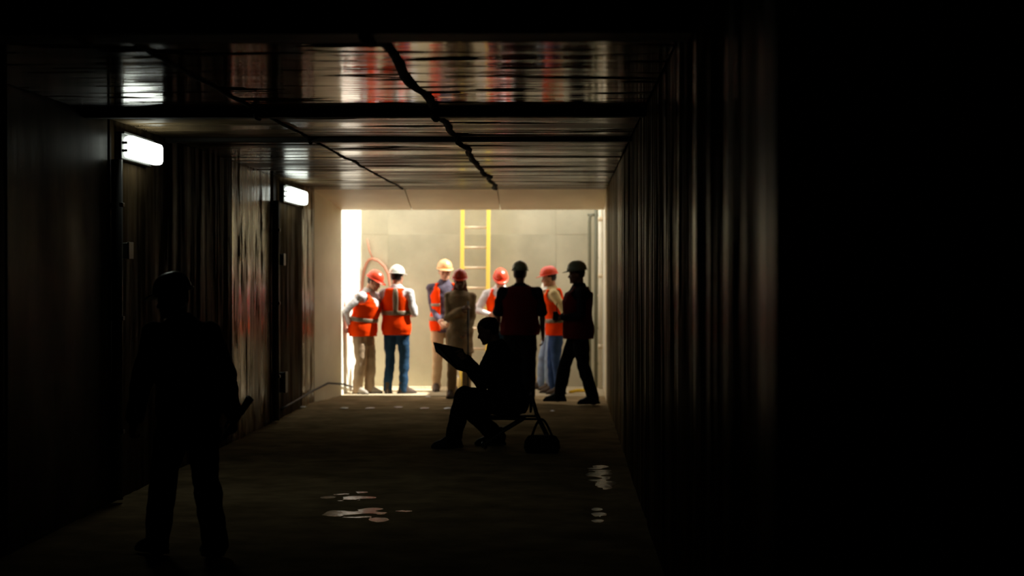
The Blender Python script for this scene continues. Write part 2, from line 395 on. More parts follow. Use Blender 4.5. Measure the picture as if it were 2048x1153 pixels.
    def hand(s, m, sg, e, w_):
        d = (w_ - e).normalized(); up = Vector((sg, 0, 0)); up = (up - d * up.dot(d))
        if up.length < .2: up = Vector((0, 0, 1)) - d * d.z
        nrm = up.normalized()                                # back of the hand
        side = d.cross(nrm).normalized()                     # across the knuckles
        if side.dot(Vector((0, -1, .2))) < 0: side = -side   # thumb side forward / up
        pc = w_ + d * .045
        rot = Matrix((side, d, nrm)).transposed()
        m.ell(pc, .040, .052, .017, rot)
        m.cone(w_ - d * .01, w_ + d * .03, .026, .026)
        s.palm = getattr(s, 'palm', {}); s.palm[sg] = w_ + d * .085 - nrm * .03
        for i, (o_, ln) in enumerate(((.029, .074), (.010, .082), (-.010, .076), (-.028, .060))):
            p = w_ + d * .088 + side * o_; c = R(s.curl * (.55 + .1 * i)); ang = 0; dirn = d
            for ph, fr in enumerate((.45, .32, .23)):
                ang += c if ph else c * .6
                dirn = d * math.cos(ang) - nrm * math.sin(ang); q = p + dirn * ln * fr
                m.cone(p, q, .0098 - ph * .0008, .0092 - ph * .0008, 8); p = q
        t0 = w_ + d * .03 + side * .030; t1 = t0 + (d * .6 + side * .75 - nrm * .35).normalized() * .036
        t2 = t1 + (d * .9 + side * .2 - nrm * .5).normalized() * .030
        m.chain([t0, t1, t2], [.013, .011, .009], 8)
    # -- clothes, each a child of the person
    def shirt(s, m_, sleeve='long', off=.013, hem=.86, cuff=1.0, loose=0, name='shirt'):
        m = MB(); s.torso(m, off, hem, 1.485)
        for sg in (-1, 1):
            a, e, w_ = s.arm[sg]; m.cone(s.T((sg * .09, .012, 1.40)), a, .078, .066)
            if sleeve == 'long': m.chain([a, e, lerp(e, w_, .92)], [.064 + loose * .6, .056 + loose, .040 + loose])
            else: m.cone(a, lerp(a, e, .85), .066 + loose * .5, .066 + loose)
        n = 18; col = []
        for (z, r) in ((1.46, .085), (1.50, .075), (1.515, .070)):
            col.append([s.T((r * math.cos(2 * math.pi * i / n), .012 + r * math.sin(2 * math.pi * i / n), z)) for i in range(n)])
        m.loft(col)
        return m.remesh(name, m_, s.e, .0135, 3, .011, 8, s.seed)
    def coat(s, m_, hem=.55, name='coat'):
        m = MB(); s.torso(m, .022, .86, 1.487)
        n = 20; rg = []
        for z, rx, ry in ((hem, .235, .19), (.7, .225, .18), (.84, .205, .16), (.98, .20, .15)):
            rg.append([s.root + Vector((rx * s.girth * math.cos(2 * math.pi * i / n), .01 + ry * math.sin(2 * math.pi * i / n), z)) for i in range(n)])
        m.loft(rg)
        for sg in (-1, 1):
            a, e, w_ = s.arm[sg]; m.cone(s.T((sg * .09, .012, 1.39)), a, .080, .066); m.chain([a, e, lerp(e, w_, .94)], [.066, .062, .050])
        return m.remesh(name, m_, s.e, .013, 3, .014, 7, s.seed)
    def hood(s, m_):
        m = MB(); n = 18; rg = []
        for z, rx, ry, y0 in ((1.33, .185, .12, .0), (1.39, .165, .115, .01), (1.45, .12, .10, .02), (1.52, .09, .095, .03), (1.60, .088, .085, .045), (1.66, .084, .08, .05)):
            rg.append([s.T((rx * math.cos(2 * math.pi * i / n), y0 + ry * math.sin(2 * math.pi * i / n), z)) for i in range(n)])
        m.loft(rg); o = m.remesh('hood', m_, s.e, .0135, 3, .008, 9, s.seed); o['label'] = 'dark maroon hood'; return o
    def trousers(s, m_, loose=0, name='trousers'):
        m = MB(); n = 20; rg = []
        for z in (.83, .90, .97, 1.03):
            rg.append([s.surf(2 * math.pi * i / n, z, .012) for i in range(n)])
        m.loft(rg)
        for sg in (-1, 1):
            h, kn, an, fy = s.leg[sg]
            lo = an + (kn - an).normalized() * -.02
            m.chain([h, lerp(h, kn, .5), kn, lerp(kn, an, .35), lo], [.104 + loose * .5, .092 + loose, .072 + loose, .073 + loose, .064 + loose])
            m.cone(s.root + Vector((sg * .06, .02, .90)), h, .115, .10)
        return m.remesh(name, m_, s.e, .0135, 3, .013, 7, s.seed + 5)
    def boots(s, m_):
        for sg in (-1, 1):
            h, kn, an, fy = s.leg[sg]; rt = Matrix.Rotation(fy, 3, 'Z'); z0 = an.z - .085
            m = MB(); n = 14; g_ = Vector((an.x, an.y, z0))
            def rgn(z, cy, rx, ry): return [g_ + rt @ Vector((rx * math.cos(2 * math.pi * i / n), cy + ry * math.sin(2 * math.pi * i / n), z)) for i in range(n)]
            m.loft([rgn(.002, -.055, .050, .148), rgn(.03, -.055, .050, .148), rgn(.055, -.045, .046, .132), rgn(.085, -.015, .045, .09), rgn(.12, .005, .046, .06), rgn(.17, .008, .048, .055)])
            bo = m.remesh('boot', m_, s.e, .011, 2)
            so_ = MB().loft([rgn(0, -.055, .052, .15), rgn(.024, -.055, .053, .152)]); so_.build('sole', MATS['sole'], bo)
    def vest(s, m_, stripe=None, open_=0, hem=.82, off=.030, bands=(.99,), verts_=(), top=1.465, cut_v=True, name='safety_vest'):
        n = 72; zs = np.linspace(hem, top, 34)
        def ok(th, z, p):
            fr = abs(((th + math.pi / 2 + math.pi) % (2 * math.pi)) - math.pi)
            if open_ and fr < R(open_) * (1 + .4 * max(0, (z - 1.2))): return False
            if cut_v and z > 1.22 and fr < R(42) * (z - 1.22) / .24: return False
            rx, ry, yo = ring_at(z); lx = rx * math.cos(th); ly = yo + ry * math.sin(th)
            if abs(lx) > .105 and math.hypot((ly - .012), (z - 1.375) * .85) < .080: return False
            return True
        def shell(test, off, name, m_, par):
            v = []; f = []; idx = {}
            def vid(i, j):
                i %= n
                if (i, j) not in idx: 
                    th = 2 * math.pi * i / n; z = zs[j]; flare = .007 * max(0, (1.0 - z) / .2); wr = .006 * noise.noise(Vector((math.cos(th) * 3 + s.seed, math.sin(th) * 3, z * 9)))
                    idx[(i, j)] = len(v); v.append(s.surf(th, z, off + flare + wr))
                return idx[(i, j)]
            for j in range(len(zs) - 1):
                for i in range(n):
                    th = 2 * math.pi * (i + .5) / n; z = (zs[j] + zs[j + 1]) / 2
                    if ok(th, z, None) and test(th, z): f.append((vid(i, j), vid(i + 1, j), vid(i + 1, j + 1), vid(i, j + 1)))
            if not f: return None
            me = bpy.data.meshes.new(name); me.from_pydata(v, [], f); me.update(); me.polygons.foreach_set('use_smooth', [True] * len(f))
            o = link(name, me, m_, par); so_ = o.modifiers.new('thick', 'SOLIDIFY'); so_.thickness = .007; so_.offset = 0
            return o
        vo = shell(lambda t, z: True, off, name, m_, s.e)
        if stripe:
            for zb in bands: shell(lambda t, z: abs(z - zb) < .026, off + .007, 'reflective_stripe', stripe, vo)
            for tv in verts_:
                shell(lambda t, z: z > bands[0] and abs(((t - R(tv) + math.pi) % (2 * math.pi)) - math.pi) < .028 / .17, off + .007, 'reflective_stripe', stripe, vo)
        return vo
    def hat(s, m_, tilt=0):
        m = MB(); n = 28; rt = s.hrot @ Matrix.Rotation(R(tilt), 3, 'X'); base = s.H((0, .004, .043))
        def P(x, y, z): return base + rt @ Vector((x * .92, y * .92, z * .94))
        rings = []
        for a in (0, 12, 25, 38, 50, 62, 74, 84):
            r_ = math.cos(R(a)) ** .8; z = .122 * math.sin(R(a)); rg = []
            for i in range(n):
                t = 2 * math.pi * i / n; x, y = .112 * r_ * math.cos(t), .138 * r_ * math.sin(t)
                rg.append(P(x, y, z + .007 * math.exp(-(x / .02) ** 2) * (a > 5)))
            rings.append(rg)
        m.loft(rings); ho = m.build('hard_hat', m_, s.e, True)
        b = MB(); up = []; dn = []; inn = []; inu = []
        for i in range(n):
            t = 2 * math.pi * i / n; c, q = math.cos(t), math.sin(t)
            pk = max(0, -q) ** 2.2 * .052 + .014; ex = 1 + 0
            up.append(P((.112 + pk * .75) * c, (.138 + pk) * q, -.010 * max(0, -q) ** 2 - .002))
            dn.append(P((.112 + pk * .75) * c, (.138 + pk) * q, -.010 * max(0, -q) ** 2 - .009)); inn.append(P(.106 * c, .132 * q, -.008)); inu.append(P(.110 * c, .136 * q, .004))
        v = inu + up + dn + inn; f = []
        for k in range(4):
            for i in range(n):
                j = (i + 1) % n; k2 = (k + 1) % 4; f.append((k * n + i, k * n + j, k2 * n + j, k2 * n + i))
        b.add(v, f).build('brim', m_, ho, True)
        return ho
    def hair(s, m_, low=-.075):
        m = MB(); n = 20; rg = []
        for z, hw, yf, yb in HEAD:
            if z < low or z > .1: continue
            fy = lerp(.03, -.05, min(1, max(0, (z + .05) / .1)))
            rg.append([s.H(((hw + .010) * math.cos(2 * math.pi * i / n), max(fy, (yf + yb) / 2 + ((yb - yf) / 2 + .012) * math.sin(2 * math.pi * i / n)), z)) for i in range(n)])
        m.loft(rg); return m.remesh('hair', m_, s.e, .009, 2, .006, 30)

# people's materials
skin = mat('skin', (0.52, 0.27, 0.17), .55, .4); skin_d = mat('skin_shaded', (0.16, 0.075, 0.045), .55, .4)  # second skin is a darkened copy for the figures in shade
mat('eye', (.02, .014, .01), .2); mat('sole', (.02, .018, .015), .8)
orange = mat('orange_vest_fabric', (0.94, 0.058, 0.002), .85, .05, noise_amt=.05)
shaded_red = mat('shaded_vest_fabric', (0.11, 0.005, 0.007), .85, .1)  # red vest with the tunnel's shade put into its colour
silver = mat('reflective_tape', (0.22, 0.18, 0.12), .4, .5)
hat_red = mat('red_hat_shell', (0.82, 0.075, 0.03), .3, .5); hat_white = mat('white_hat_shell', (0.78, 0.80, 0.74), .35, .5)
hat_peach = mat('orange_hat_shell', (0.90, 0.48, 0.22), .3, .5); hat_shaded = mat('shaded_white_hat_shell', (0.24, 0.27, 0.20), .4, .4)  # last shell: white hat painted darker to stand for shade
cl_grey = mat('pale_grey_shirt', (0.66, 0.64, 0.66), .85, .1); cl_white = mat('white_shirt', (0.80, 0.80, 0.80), .85, .1)
cl_tan = mat('tan_shirt', (0.62, 0.50, 0.26), .85, .1); cl_coat = mat('tan_coat', (0.36, 0.27, 0.17), .85, .1)
cl_khaki = mat('khaki_cloth', (0.40, 0.29, 0.19), .85, .1); cl_khaki2 = mat('light_khaki_cloth', (0.58, 0.42, 0.26), .85, .1)
cl_jean = mat('dark_blue_denim', (0.020, 0.055, 0.11), .85, .1, noise_amt=.4, nscale=5); cl_jean2 = mat('blue_denim', (0.035, 0.075, 0.20), .85, .1, noise_amt=.5, nscale=5)
cl_pale = mat('faded_denim', (0.25, 0.33, 0.48), .85, .1)
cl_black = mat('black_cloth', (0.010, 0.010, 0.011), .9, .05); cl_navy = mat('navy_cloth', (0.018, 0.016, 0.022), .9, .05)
cl_plaid = mat('purple_plaid_shirt', (0.10, 0.085, 0.12), .85, .1, noise_amt=.6, nscale=30)
bt = mat('brown_boot_leather', (0.07, 0.045, 0.028), .6, .3); bt_l = mat('pale_trainer', (0.45, 0.40, 0.34), .7, .2); bt_k = mat('black_boot_leather', (0.012, 0.011, 0.010), .6, .3)
hair_k = mat('black_hair', (0.012, 0.010, 0.008), .6, .3)

# 1: red hat, hands behind the back, looking right
p1 = Person(726, 24.95, 1.67, 64, 'man in red hard hat and khaki trousers, hands behind his back, by bright wall', girth=1.15, depth=1.3, hp=20, hy=8,
            rh=(-.17, .13, 1.0), lh=(-.04, .17, .96), rpole=(-1, .3, 0), lpole=(1, .7, 0), rf=(-.10, .03), lf=(.09, -.05), lean=12)
p1.body(skin); p1.shirt(cl_grey); p1.trousers(cl_khaki, .012); p1.boots(bt_l); p1.vest(orange, silver, bands=(1.06,)); p1.hat(hat_red); p1.hair(hair_k)
# 2: white hat, back to us
p2 = Person(793, 24.95, 1.71, 165, 'man in white hard hat and orange vest with cross stripes, back turned, dark jeans', girth=1.05, hy=-10, hp=4,
            rh=(-.17, -.21, 1.10), lh=(.06, -.25, 1.10), rpole=(-.55, 1, -.3), lpole=(.5, .8, -.3), rf=(-.10, .0), lf=(.12, .02), foot_yaw=(-45, 10))
p2.body(skin); p2.shirt(cl_grey); p2.trousers(cl_jean); p2.boots(bt); p2.vest(orange, silver, bands=(1.12,), verts_=(99,)); p2.hat(hat_white); p2.hair(hair_k)
# 3: orange hat, facing us
p3 = Person(889, 25.5, 1.79, 12, 'man in pale orange hard hat facing the camera, open orange vest over purple plaid shirt', girth=1.0, hp=8,
            rh=(-.10, -.20, .96), lh=(.09, -.18, .94), rpole=(-.15, 1, -.3), lpole=(.15, 1, -.3))
p3.body(skin); p3.shirt(cl_plaid, hem=.80); p3.trousers(cl_khaki2); p3.boots(bt); p3.vest(orange, silver, open_=24, bands=(1.17, .98), verts_=()); p3.hat(hat_peach); p3.hair(hair_k)
# 4: dark backlit figure in a long coat with a staff
p4 = Person(920, 24.2, 1.66, 0, 'shaded person in dark red hard hat and long tan coat holding a staff', hp=12, girth=.8,
            rh=(.03, -.22, 1.22), lh=(.10, -.16, .92), rpole=(-.7, .4, -.9), lpole=(.4, .8, -.5), rf=(-.12, .0), lf=(.09, .02), curl=75)
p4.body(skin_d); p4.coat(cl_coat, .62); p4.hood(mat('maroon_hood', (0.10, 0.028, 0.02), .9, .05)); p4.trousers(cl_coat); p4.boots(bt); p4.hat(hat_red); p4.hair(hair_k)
# 5: red hat, facing us, reading
p5 = Person(1000, 25.55, 1.70, 5, 'person in red hard hat looking down at white paper, white shirt and orange vest', hp=28, lean=6,
            rh=(-.16, -.27, 1.10), lh=(.12, -.28, 1.12), rpole=(-1, .5, -.3), lpole=(1, .5, -.3), curl=60)
p5.body(skin); p5.shirt(cl_white); p5.trousers(cl_jean); p5.boots(bt); p5.vest(orange, silver, open_=10, bands=(1.05,)); p5.hat(hat_red); p5.hair(hair_k)
# 6: broad silhouette with back to us
p6 = Person(1040, 23.2, 1.75, 180, 'broad man seen from behind as a silhouette, hard hat and vest coloured as shaded', girth=1.28, depth=1.2,
            rh=(-.30, -.02, .76), lh=(.30, -.02, .78), rpole=(-1, .7, 0), lpole=(1, .7, 0), rf=(-.10, .0), lf=(.10, .0))
p6.body(skin_d); p6.shirt(cl_navy, 'short', loose=.012); p6.trousers(cl_black, .035); p6.boots(bt_k); p6.vest(shaded_red, None, hem=.86); p6.hat(hat_shaded); p6.hair(hair_k, -.06)
# 7: red hat in profile, tan shirt
p7 = Person(1112, 25.0, 1.70, -86, 'man in red hard hat in profile, tan sleeves, orange vest and blue jeans', girth=1.0, hp=6, lean=7,
            rh=(.02, .20, .95), lh=(.20, .16, .92), rpole=(-1, .6, 0), lpole=(.5, .4, 0), rf=(-.10, -.03), lf=(.10, .05))
p7.body(skin); p7.shirt(cl_tan, loose=.008); p7.trousers(cl_jean2); p7.boots(bt); p7.vest(orange, silver, bands=(1.02,), verts_=()); p7.hat(hat_red); p7.hair(hair_k)
# 8: mostly hidden behind 7
p8 = Person(1101, 25.9, 1.50, -70, 'person mostly hidden behind the tan-sleeved man, white hard hat and faded jeans', hp=10, rf=(-.10, -.14), lf=(.10, -.06))
p8.body(skin); p8.shirt(cl_grey); p8.trousers(cl_pale); p8.boots(bt); p8.hat(hat_white); p8.hair(hair_k)
# 9: silhouette at the right, in profile
p9 = Person(1157, 22.95, 1.75, -84, 'dark silhouetted man in profile beside the right wall, hard hat and vest coloured as shaded', girth=1.15, depth=1.28, hp=6,
            rh=(-.10, -.24, 1.07), lh=(.14, -.22, 1.08), rpole=(-1, .7, -.2), lpole=(.6, 1, -.3), rf=(-.10, -.24), lf=(.10, .17), foot_yaw=(-5, 12), curl=70)
p9.body(skin_d); p9.shirt(cl_navy, 'long'); p9.trousers(cl_black, .012); p9.boots(bt_k); p9.vest(shaded_red, None); p9.hat(hat_shaded); p9.hair(hair_k)
# 10: seated silhouette with a folder
p10 = Person(1013, 17.3, 1.79, -90, 'silhouetted person seated on folding chair in mid tunnel, facing left with open folder', lean=14, girth=1.15, depth=1.3, root=(0, .02, -.53), hp=14,
             rh=(-.10, -.38, .79), lh=(.10, -.36, .77), rpole=(-.4, .4, -1), lpole=(.4, .4, -1), rf=(-.14, -.10), lf=(.14, -.48), kneepole=(0, -1, 1.2), curl=55)
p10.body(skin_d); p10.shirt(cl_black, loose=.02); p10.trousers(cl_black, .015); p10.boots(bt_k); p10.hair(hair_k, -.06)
# 11: near silhouette at the left
p11 = Person(378, 10.5, 1.60, -135, 'black silhouetted person in hard hat in the left foreground, holding a stick', lean=12, girth=1.2, depth=1.3, hp=8, hy=38,
             rh=(-.30, .04, .86), lh=(.30, -.15, .86), rpole=(-.6, 1, 0), lpole=(.8, .8, .1), rf=(-.13, .10), lf=(.13, -.16), curl=80)
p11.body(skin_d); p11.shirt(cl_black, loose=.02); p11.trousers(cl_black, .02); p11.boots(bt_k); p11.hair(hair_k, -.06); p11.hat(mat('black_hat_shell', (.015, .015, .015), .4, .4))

# ---------------------------------------------------------------- things people hold
M_dark = mat('dark_steel', (0.03, 0.03, 0.03), .5, .4); M_paper = mat('white_paper', (0.82, 0.81, 0.78), .9, .1); M_blackp = mat('black_plastic', (0.012, 0.012, 0.012), .6, .3)
sp = p4.W(p4.palm[-1])
t = empty('staff', (sp.x + .012, sp.y, 0)); tag(t, 'slim dark staff held upright by the person in long tan coat', 'staff')
MB().tube([(0, 0, .02), (0, 0, 1.27)], .014, 10).build('pole', M_dark, t, True); MB().tube([(0, 0, 0), (0, 0, .035)], .019, 10).build('tip', M_blackp, t, True)
pp = p5.W(p5.palm[-1])
t = MB(); a = [pp + Vector(q) for q in ((-.03, -.01, .02), (.19, -.01, .03), (.19, .16, -.12 + .2), (-.03, .16, -.13 + .2))]
g2 = []; 
for j in range(5):
    for i in range(5):
        u, v_ = i / 4, j / 4; q = a[0].lerp(a[1], u).lerp(a[3].lerp(a[2], u), v_); g2.append(q + Vector((0, 0, -.015 * math.sin(u * 3.1))))
t.add(g2, [(j * 5 + i, j * 5 + i + 1, j * 5 + i + 6, j * 5 + i + 5) for j in range(4) for i in range(4)])
o = tag(t.build('paper', M_paper, None, True), 'white sheet of paper held by the reader in red hard hat', 'paper'); o.modifiers.new('t', 'SOLIDIFY').thickness = .002
# folder of the seated person
fc = [at(868, 684, 17.30), at(926, 697, 17.20), at(945, 746, 17.0), at(913, 738, 17.1), at(875, 702, 17.3)]
hp_ = p10.W(p10.palm[1])
t = empty('folder', at(938, 742, 17.12)); tag(t, 'open black folder held up by the seated person', 'folder')
def slab(corners, th, name, m, par):
    b = MB(); n = len(corners); nrm = (corners[1] - corners[0]).cross(corners[-1] - corners[0]).normalized() * th; org = par.location
    b.add([c - org for c in corners] + [c + nrm - org for c in corners], [tuple(range(n)), tuple(range(2 * n - 1, n - 1, -1))] + [(i, (i + 1) % n, n + (i + 1) % n, n + i) for i in range(n)])
    return b.build(name, m, par)
slab([at(869, 685, 17.42), at(926, 698, 17.42), at(945, 747, 17.1), at(914, 738, 17.02)], .012, 'cover', M_blackp, t)
slab([at(867, 684, 17.42), at(914, 738, 17.02), at(905, 728, 16.9), at(872, 702, 17.25)], .012, 'cover', M_blackp, t)
slab([at(880, 690, 17.41), at(924, 700, 17.41), at(940, 741, 17.12), at(916, 734, 17.05)], -.006, 'page', mat('grey_page', (.08, .08, .08), .9, .1), t)
# stick of the near person
sp = p11.W(p11.palm[-1]); print('PALM', sp, VX + F * sp.x / sp.y, VY - F * (sp.z - CAMZ) / sp.y); s1 = at(500, 797, sp.y - .05); dd = (s1 - sp)
t = empty('stick', sp); tag(t, 'short black stick in the hand of the foreground silhouette', 'tool')
MB().tube([dd * -.35, dd * .2, dd * .5], .016, 10).build('grip', M_blackp, t, True); MB().tube([dd * .5, dd * .85, dd], lambda u: .019 + .006 * u, 10).build('shaft', M_dark, t, True)
# small device of the right silhouette
sp = p9.W((.12, -.30, 1.10)); t = empty('radio', sp); tag(t, 'small black handheld radio in the hand of the right silhouette', 'radio')
MB().box(-.03, .03, -.02, .02, -.05, .06, .008).build('case', M_blackp, t); MB().tube([(.018, 0, .06), (.018, 0, .16)], .005, 6).build('antenna', M_blackp, t)

# stool and bag of the seated person
t = empty('folding_chair', (gx(1016, 17.3), 17.3, 0)); tag(t, 'low dark folding chair under the seated person', 'chair')
MB().box(-.20, .17, -.19, .19, .262, .285, .01).build('seat', cl_black, t)
for y_ in (-.18, .18):
    MB().tube([(.215, y_, .50), (.27, y_, .30), (.41, y_, .012)], .013, 8).build('leg', M_dark, t, True)
    MB().tube([(.15, y_, .27), (-.05, y_, .15), (-.24, y_, .012)], .013, 8).build('leg', M_dark, t, True)
    MB().tube([(-.15, y_, .272), (.27, y_, .272)], .011, 8).build('rail', M_dark, t, True)
MB().box(.205, .225, -.18, .18, .33, .50, .008).build('backrest', cl_black, t)
MB().tube([(-.24, -.18, .03), (-.24, .18, .03)], .010, 8).build('crossbar', M_dark, t, True)
t = empty('bag', (gx(1084, 16.75), 16.75, 0)); tag(t, 'black bag on the floor behind the folding chair', 'bag')
b = MB(); 
for z, rx, ry in ((.005, .15, .10), (.05, .165, .115), (.11, .155, .105), (.16, .12, .07)): 
    pass
b.loft([[(rx * math.copysign(abs(math.cos(q)) ** .6, math.cos(q)), ry * math.copysign(abs(math.sin(q)) ** .6, math.sin(q)), z) for q in [2 * math.pi * i / 20 for i in range(20)]]
        for z, rx, ry in ((.004, .15, .10), (.04, .165, .115), (.10, .158, .105), (.145, .13, .075), (.155, .10, .05))])
b.build('body', cl_black, t, True)
MB().tube([(-.09 + .18 * u, 0, .15 + .17 * math.sin(math.pi * u) * (1 - .25 * u)) for u in np.linspace(0, 1, 14)], .011, 8).build('strap', cl_black, t, True)

# ---------------------------------------------------------------- lamps on the left wall
M_glow = mat('lamp_cover', (.9, .95, .9), .4, emit=(0.92, 1.0, 0.88, 5.0)); M_house = mat('lamp_housing', (.04, .042, .04), .5, .4)
def lamp(y0, y1, ztop, zbot, label):
    t = empty('wall_lamp', (XL, (y0 + y1) / 2, zbot)); tag(t, label, 'lamp', 'lamps along the left wall')
    L = (y1 - y0) / 2; h = ztop - zbot
    MB().box(.0, .05, -L - .03, L + .03, -.01, h + .03, .008).build('housing', M_house, t)
    MB().box(.05, .15, -L, L, 0, h, .03).build('cover', M_glow, t, True)
    for k in (-1, 1):
        for zz in (.33, .68):
            MB().box(.045, .085, k * L - .012 - (.02 if k > 0 else 0), k * L + .012 + (.02 if k < 0 else 0), h * zz - .009, h * zz + .009, .003).build('clip', M_house, t)
    MB().box(.0, .07, -L - .03, L + .03, h + .012, h + .03, .004).build('hood', M_house, t)
l1 = lamp(13.1, 14.0, CAMZ + 1.0, CAMZ + .84, 'glowing white wall lamp nearest the camera, above the grey junction box')
l2 = lamp(20.7, 21.9, CAMZ + 1.0, CAMZ + .84, 'glowing white wall lamp farther down the tunnel, smaller in view')
M_cond = mat('conduit_paint', (.03, .032, .028), .5, .4); M_box = mat('grey_box_paint', (.16, .17, .14), .5, .4)
def conduit(y, zs, label):
    t = empty('conduit', (XL, y, 0)); tag(t, label, 'conduit', 'conduits under the wall lamps')
    MB().tube([(.045, 0, .02), (.045, 0, 2.42)], .04, 10).build('pipe', M_cond, t, True)
    for z in zs: MB().box(.0, .095, -.03, .03, z - .015, z + .015, .004).build('bracket', M_cond, t)
conduit(12.95, (.5, 1.3, 2.1), 'thick dark conduit running down the wall below the nearest lamp')
conduit(20.1, (.5, 1.3, 2.1), 'thick dark conduit running down the wall below the far lamp')
def jbox(y, z, sx, sy, sz, m, label):
    t = empty('junction_box', (XL, y, z)); tag(t, label, 'electrical box')
    MB().box(0, sx * .85, -sy / 2, sy / 2, -sz / 2, sz / 2, .006).build('case', m, t); MB().box(sx * .85, sx, -sy / 2 - .006, sy / 2 + .006, -sz / 2 - .006, sz / 2 + .006, .004).build('lid', m, t)
jbox(13.15, 1.78, .10, .13, .11, M_box, 'grey junction box beside the conduit below the nearest lamp')
jbox(20.4, 1.78, .10, .14, .12, M_cond, 'dark junction box at head height beside the far conduit')
jbox(20.4, .42, .12, .16, .22, M_cond, 'dark socket box low on the wall beside the far conduit')

# cable along the left wall to the shaft
def cable_x(D): return XL + .03 if D < 23.56 else (XL + .03 + (D - 23.56) / 1.04 * .25 if D < YM else XSL + .055 + (D - YM) * .026)
cz = [(818, 20.6), (810, 21.1), (796, 22.1), (781, 23.2), (766, 23.95), (768, 24.5), (771, 25.0), (775, 25.7), (776, 26.4)]
pts = [Vector((cable_x(D), D, at(0, y, D).z)) for y, D in cz]
tag(MB().tube(pts, .013, 8).build('power_cable', M_blackp, None, True), 'dark cable sagging along the foot of the left wall into the shaft', 'cable')

# dark sealant seams wandering along the ceiling joints
M_seal = mat('black_sealant', (.008, .007, .006), .9, .05)
def seam(x0, r, y0, y1, label, amp):
    segs = sorted([y0, y1] + [b[0] for b in beams if y0 < b[0] < y1] + [b[0] + b[1] for b in beams if y0 < b[0] < y1]); pts = []
    y = y0
    while y < y1:
        dz = 0
        for b in beams:
            if b[0] - .03 < y < b[0] + b[1] + .03: dz = b[2] + .004
        pts.append(Vector((x0 + amp * noise.noise(Vector((y * 1.1, x0, 0))) + .12 * amp * noise.noise(Vector((y * 4, x0, 4))), y, ZC - dz + .002)))
        y += .12 if dz == 0 else .05
    o = MB().tube(pts, lambda u: r * (1 + .35 * noise.noise(Vector((u * 40, x0, 0)))), 8).build('ceiling_cable', M_seal, None, True); tag(o, label, 'cable')
seam(-.86, .026, 6.0, 23.4, 'thick black cable along the ceiling, right of the thinner one', .07)
seam(-2.04, .014, 6.0, 23.4, 'thin dark cable along the ceiling nearer the left wall', .05)

# ---------------------------------------------------------------- in the shaft
M_yel = mat('yellow_fibreglass', (0.90, 0.70, 0.13), .5, .4, noise_amt=.04); M_rung = mat('pale_rung_metal', (0.72, 0.60, 0.42), .45, .5); M_green = mat('grey_green_pipe', (0.17, 0.17, 0.115), .5, .5)
Lb, Lt = Vector((gx(948, 26.15), 26.15, 0)), Vector((gx(953, 26.5), 26.5, 3.9))
t = empty('ladder', Lb); tag(t, 'yellow ladder with pale rungs leaning on the far wall of the shaft', 'ladder')
ax = (Lt - Lb); un = ax.normalized(); hw = .185
for sg in (-1, 1):
    b = MB(); n_ = 2; rg = []
    for u in (0, 1):
        c = ax * u + Vector((sg * hw, 0, 0)); rg.append([c + Vector(q) for q in ((-.026, -.03, 0), (.026, -.03, 0), (.026, .03, 0), (-.026, .03, 0))])
    b.loft(rg).build('rail', M_yel, t)
    MB().box(sg * hw - .035, sg * hw + .035, -.05, .05, 0.0, .03, .006).build('foot', M_blackp, t)
z0 = at(0, 456, 26.35).z - 6 * .2875
k = 0
while True:
    z = z0 + (k - 0) * .2875; k += 1
    if z > 3.8: break
    if z < .15: continue
    c = ax * (z / 3.9); MB().tube([c + Vector((-hw + .015, 0, 0)), c + Vector((hw - .015, 0, 0))], .017, 10).build('rung', M_rung, t, True)
# pipe frame at the right
t = empty('pipe_rack', (gx(1192, 26.3), 26.3, 0)); tag(t, 'grey upright pipe frame with stub brackets by the right wall of the shaft', 'pipe')
x1 = gx(1179, 26.3) - t.location.x
MB().tube([(0, 0, .01), (0, 0, 3.0)], .026, 10).build('upright', M_green, t, True)
zt = at(0, 431, 26.3).z
MB().tube([(x1, 0, .01), (x1, 0, zt - .1), (x1 + .006, 0, zt - .03), (x1 + .03, 0, zt), (x1 + .07, 0, zt)], .024, 10).build('upright', M_green, t, True)
MB().tube([(x1 - .03, 0, zt), (.07, 0, zt)], .018, 8).build('crossbar', M_green, t, True)
for py in (515, 590, 655, 725, 772):
    z = at(0, py, 26.3).z; MB().tube([(-.01, 0, z - .02), (.05, .0, z), (XSR - t.location.x - .01, 0, z)], .016, 8).build('bracket', M_rung if py % 2 == 0 else M_green, t, True)
t = empty('pipe', (XSR - .045, 26.1, 0)); tag(t, 'white pipe standing in the right corner of the shaft', 'pipe')
MB().tube([(0, 0, .01), (0, 0, 3.4)], .03, 10).build('tube', mat('white_pipe', (.82, .78, .66), .4, .4), t, True)
for z in (.6, 1.6, 2.4): MB().tube([(0, 0, z - .03), (0, 0, z + .03)], .036, 10).build('collar', M_rung, t, True)
# red hose loop on the far wall
hz = [(734, 478), (738, 500), (745, 517), (733, 527), (727, 545), (724, 570), (723, 620), (724, 680)]
hz2 = [(744, 518), (756, 522), (768, 533), (776, 548), (780, 575), (782, 640), (783, 700)]
t = empty('hose', at(745, 517, YB - .05)); tag(t, 'reddish hose looped on the far wall behind the red-hatted man', 'hose')
M_hose = mat('red_hose_rubber', (0.46, 0.20, 0.13), .6, .3)
MB().tube([at(x, y, YB - .05) - t.location for x, y in hz[:3]], .010, 8).build('cord', M_hose, t, True)
MB().tube([at(x, y, YB - .05) - t.location for x, y in list(reversed(hz[3:])) + [(738, 520)] + hz2], .020, 8).build('loop', M_hose, t, True)
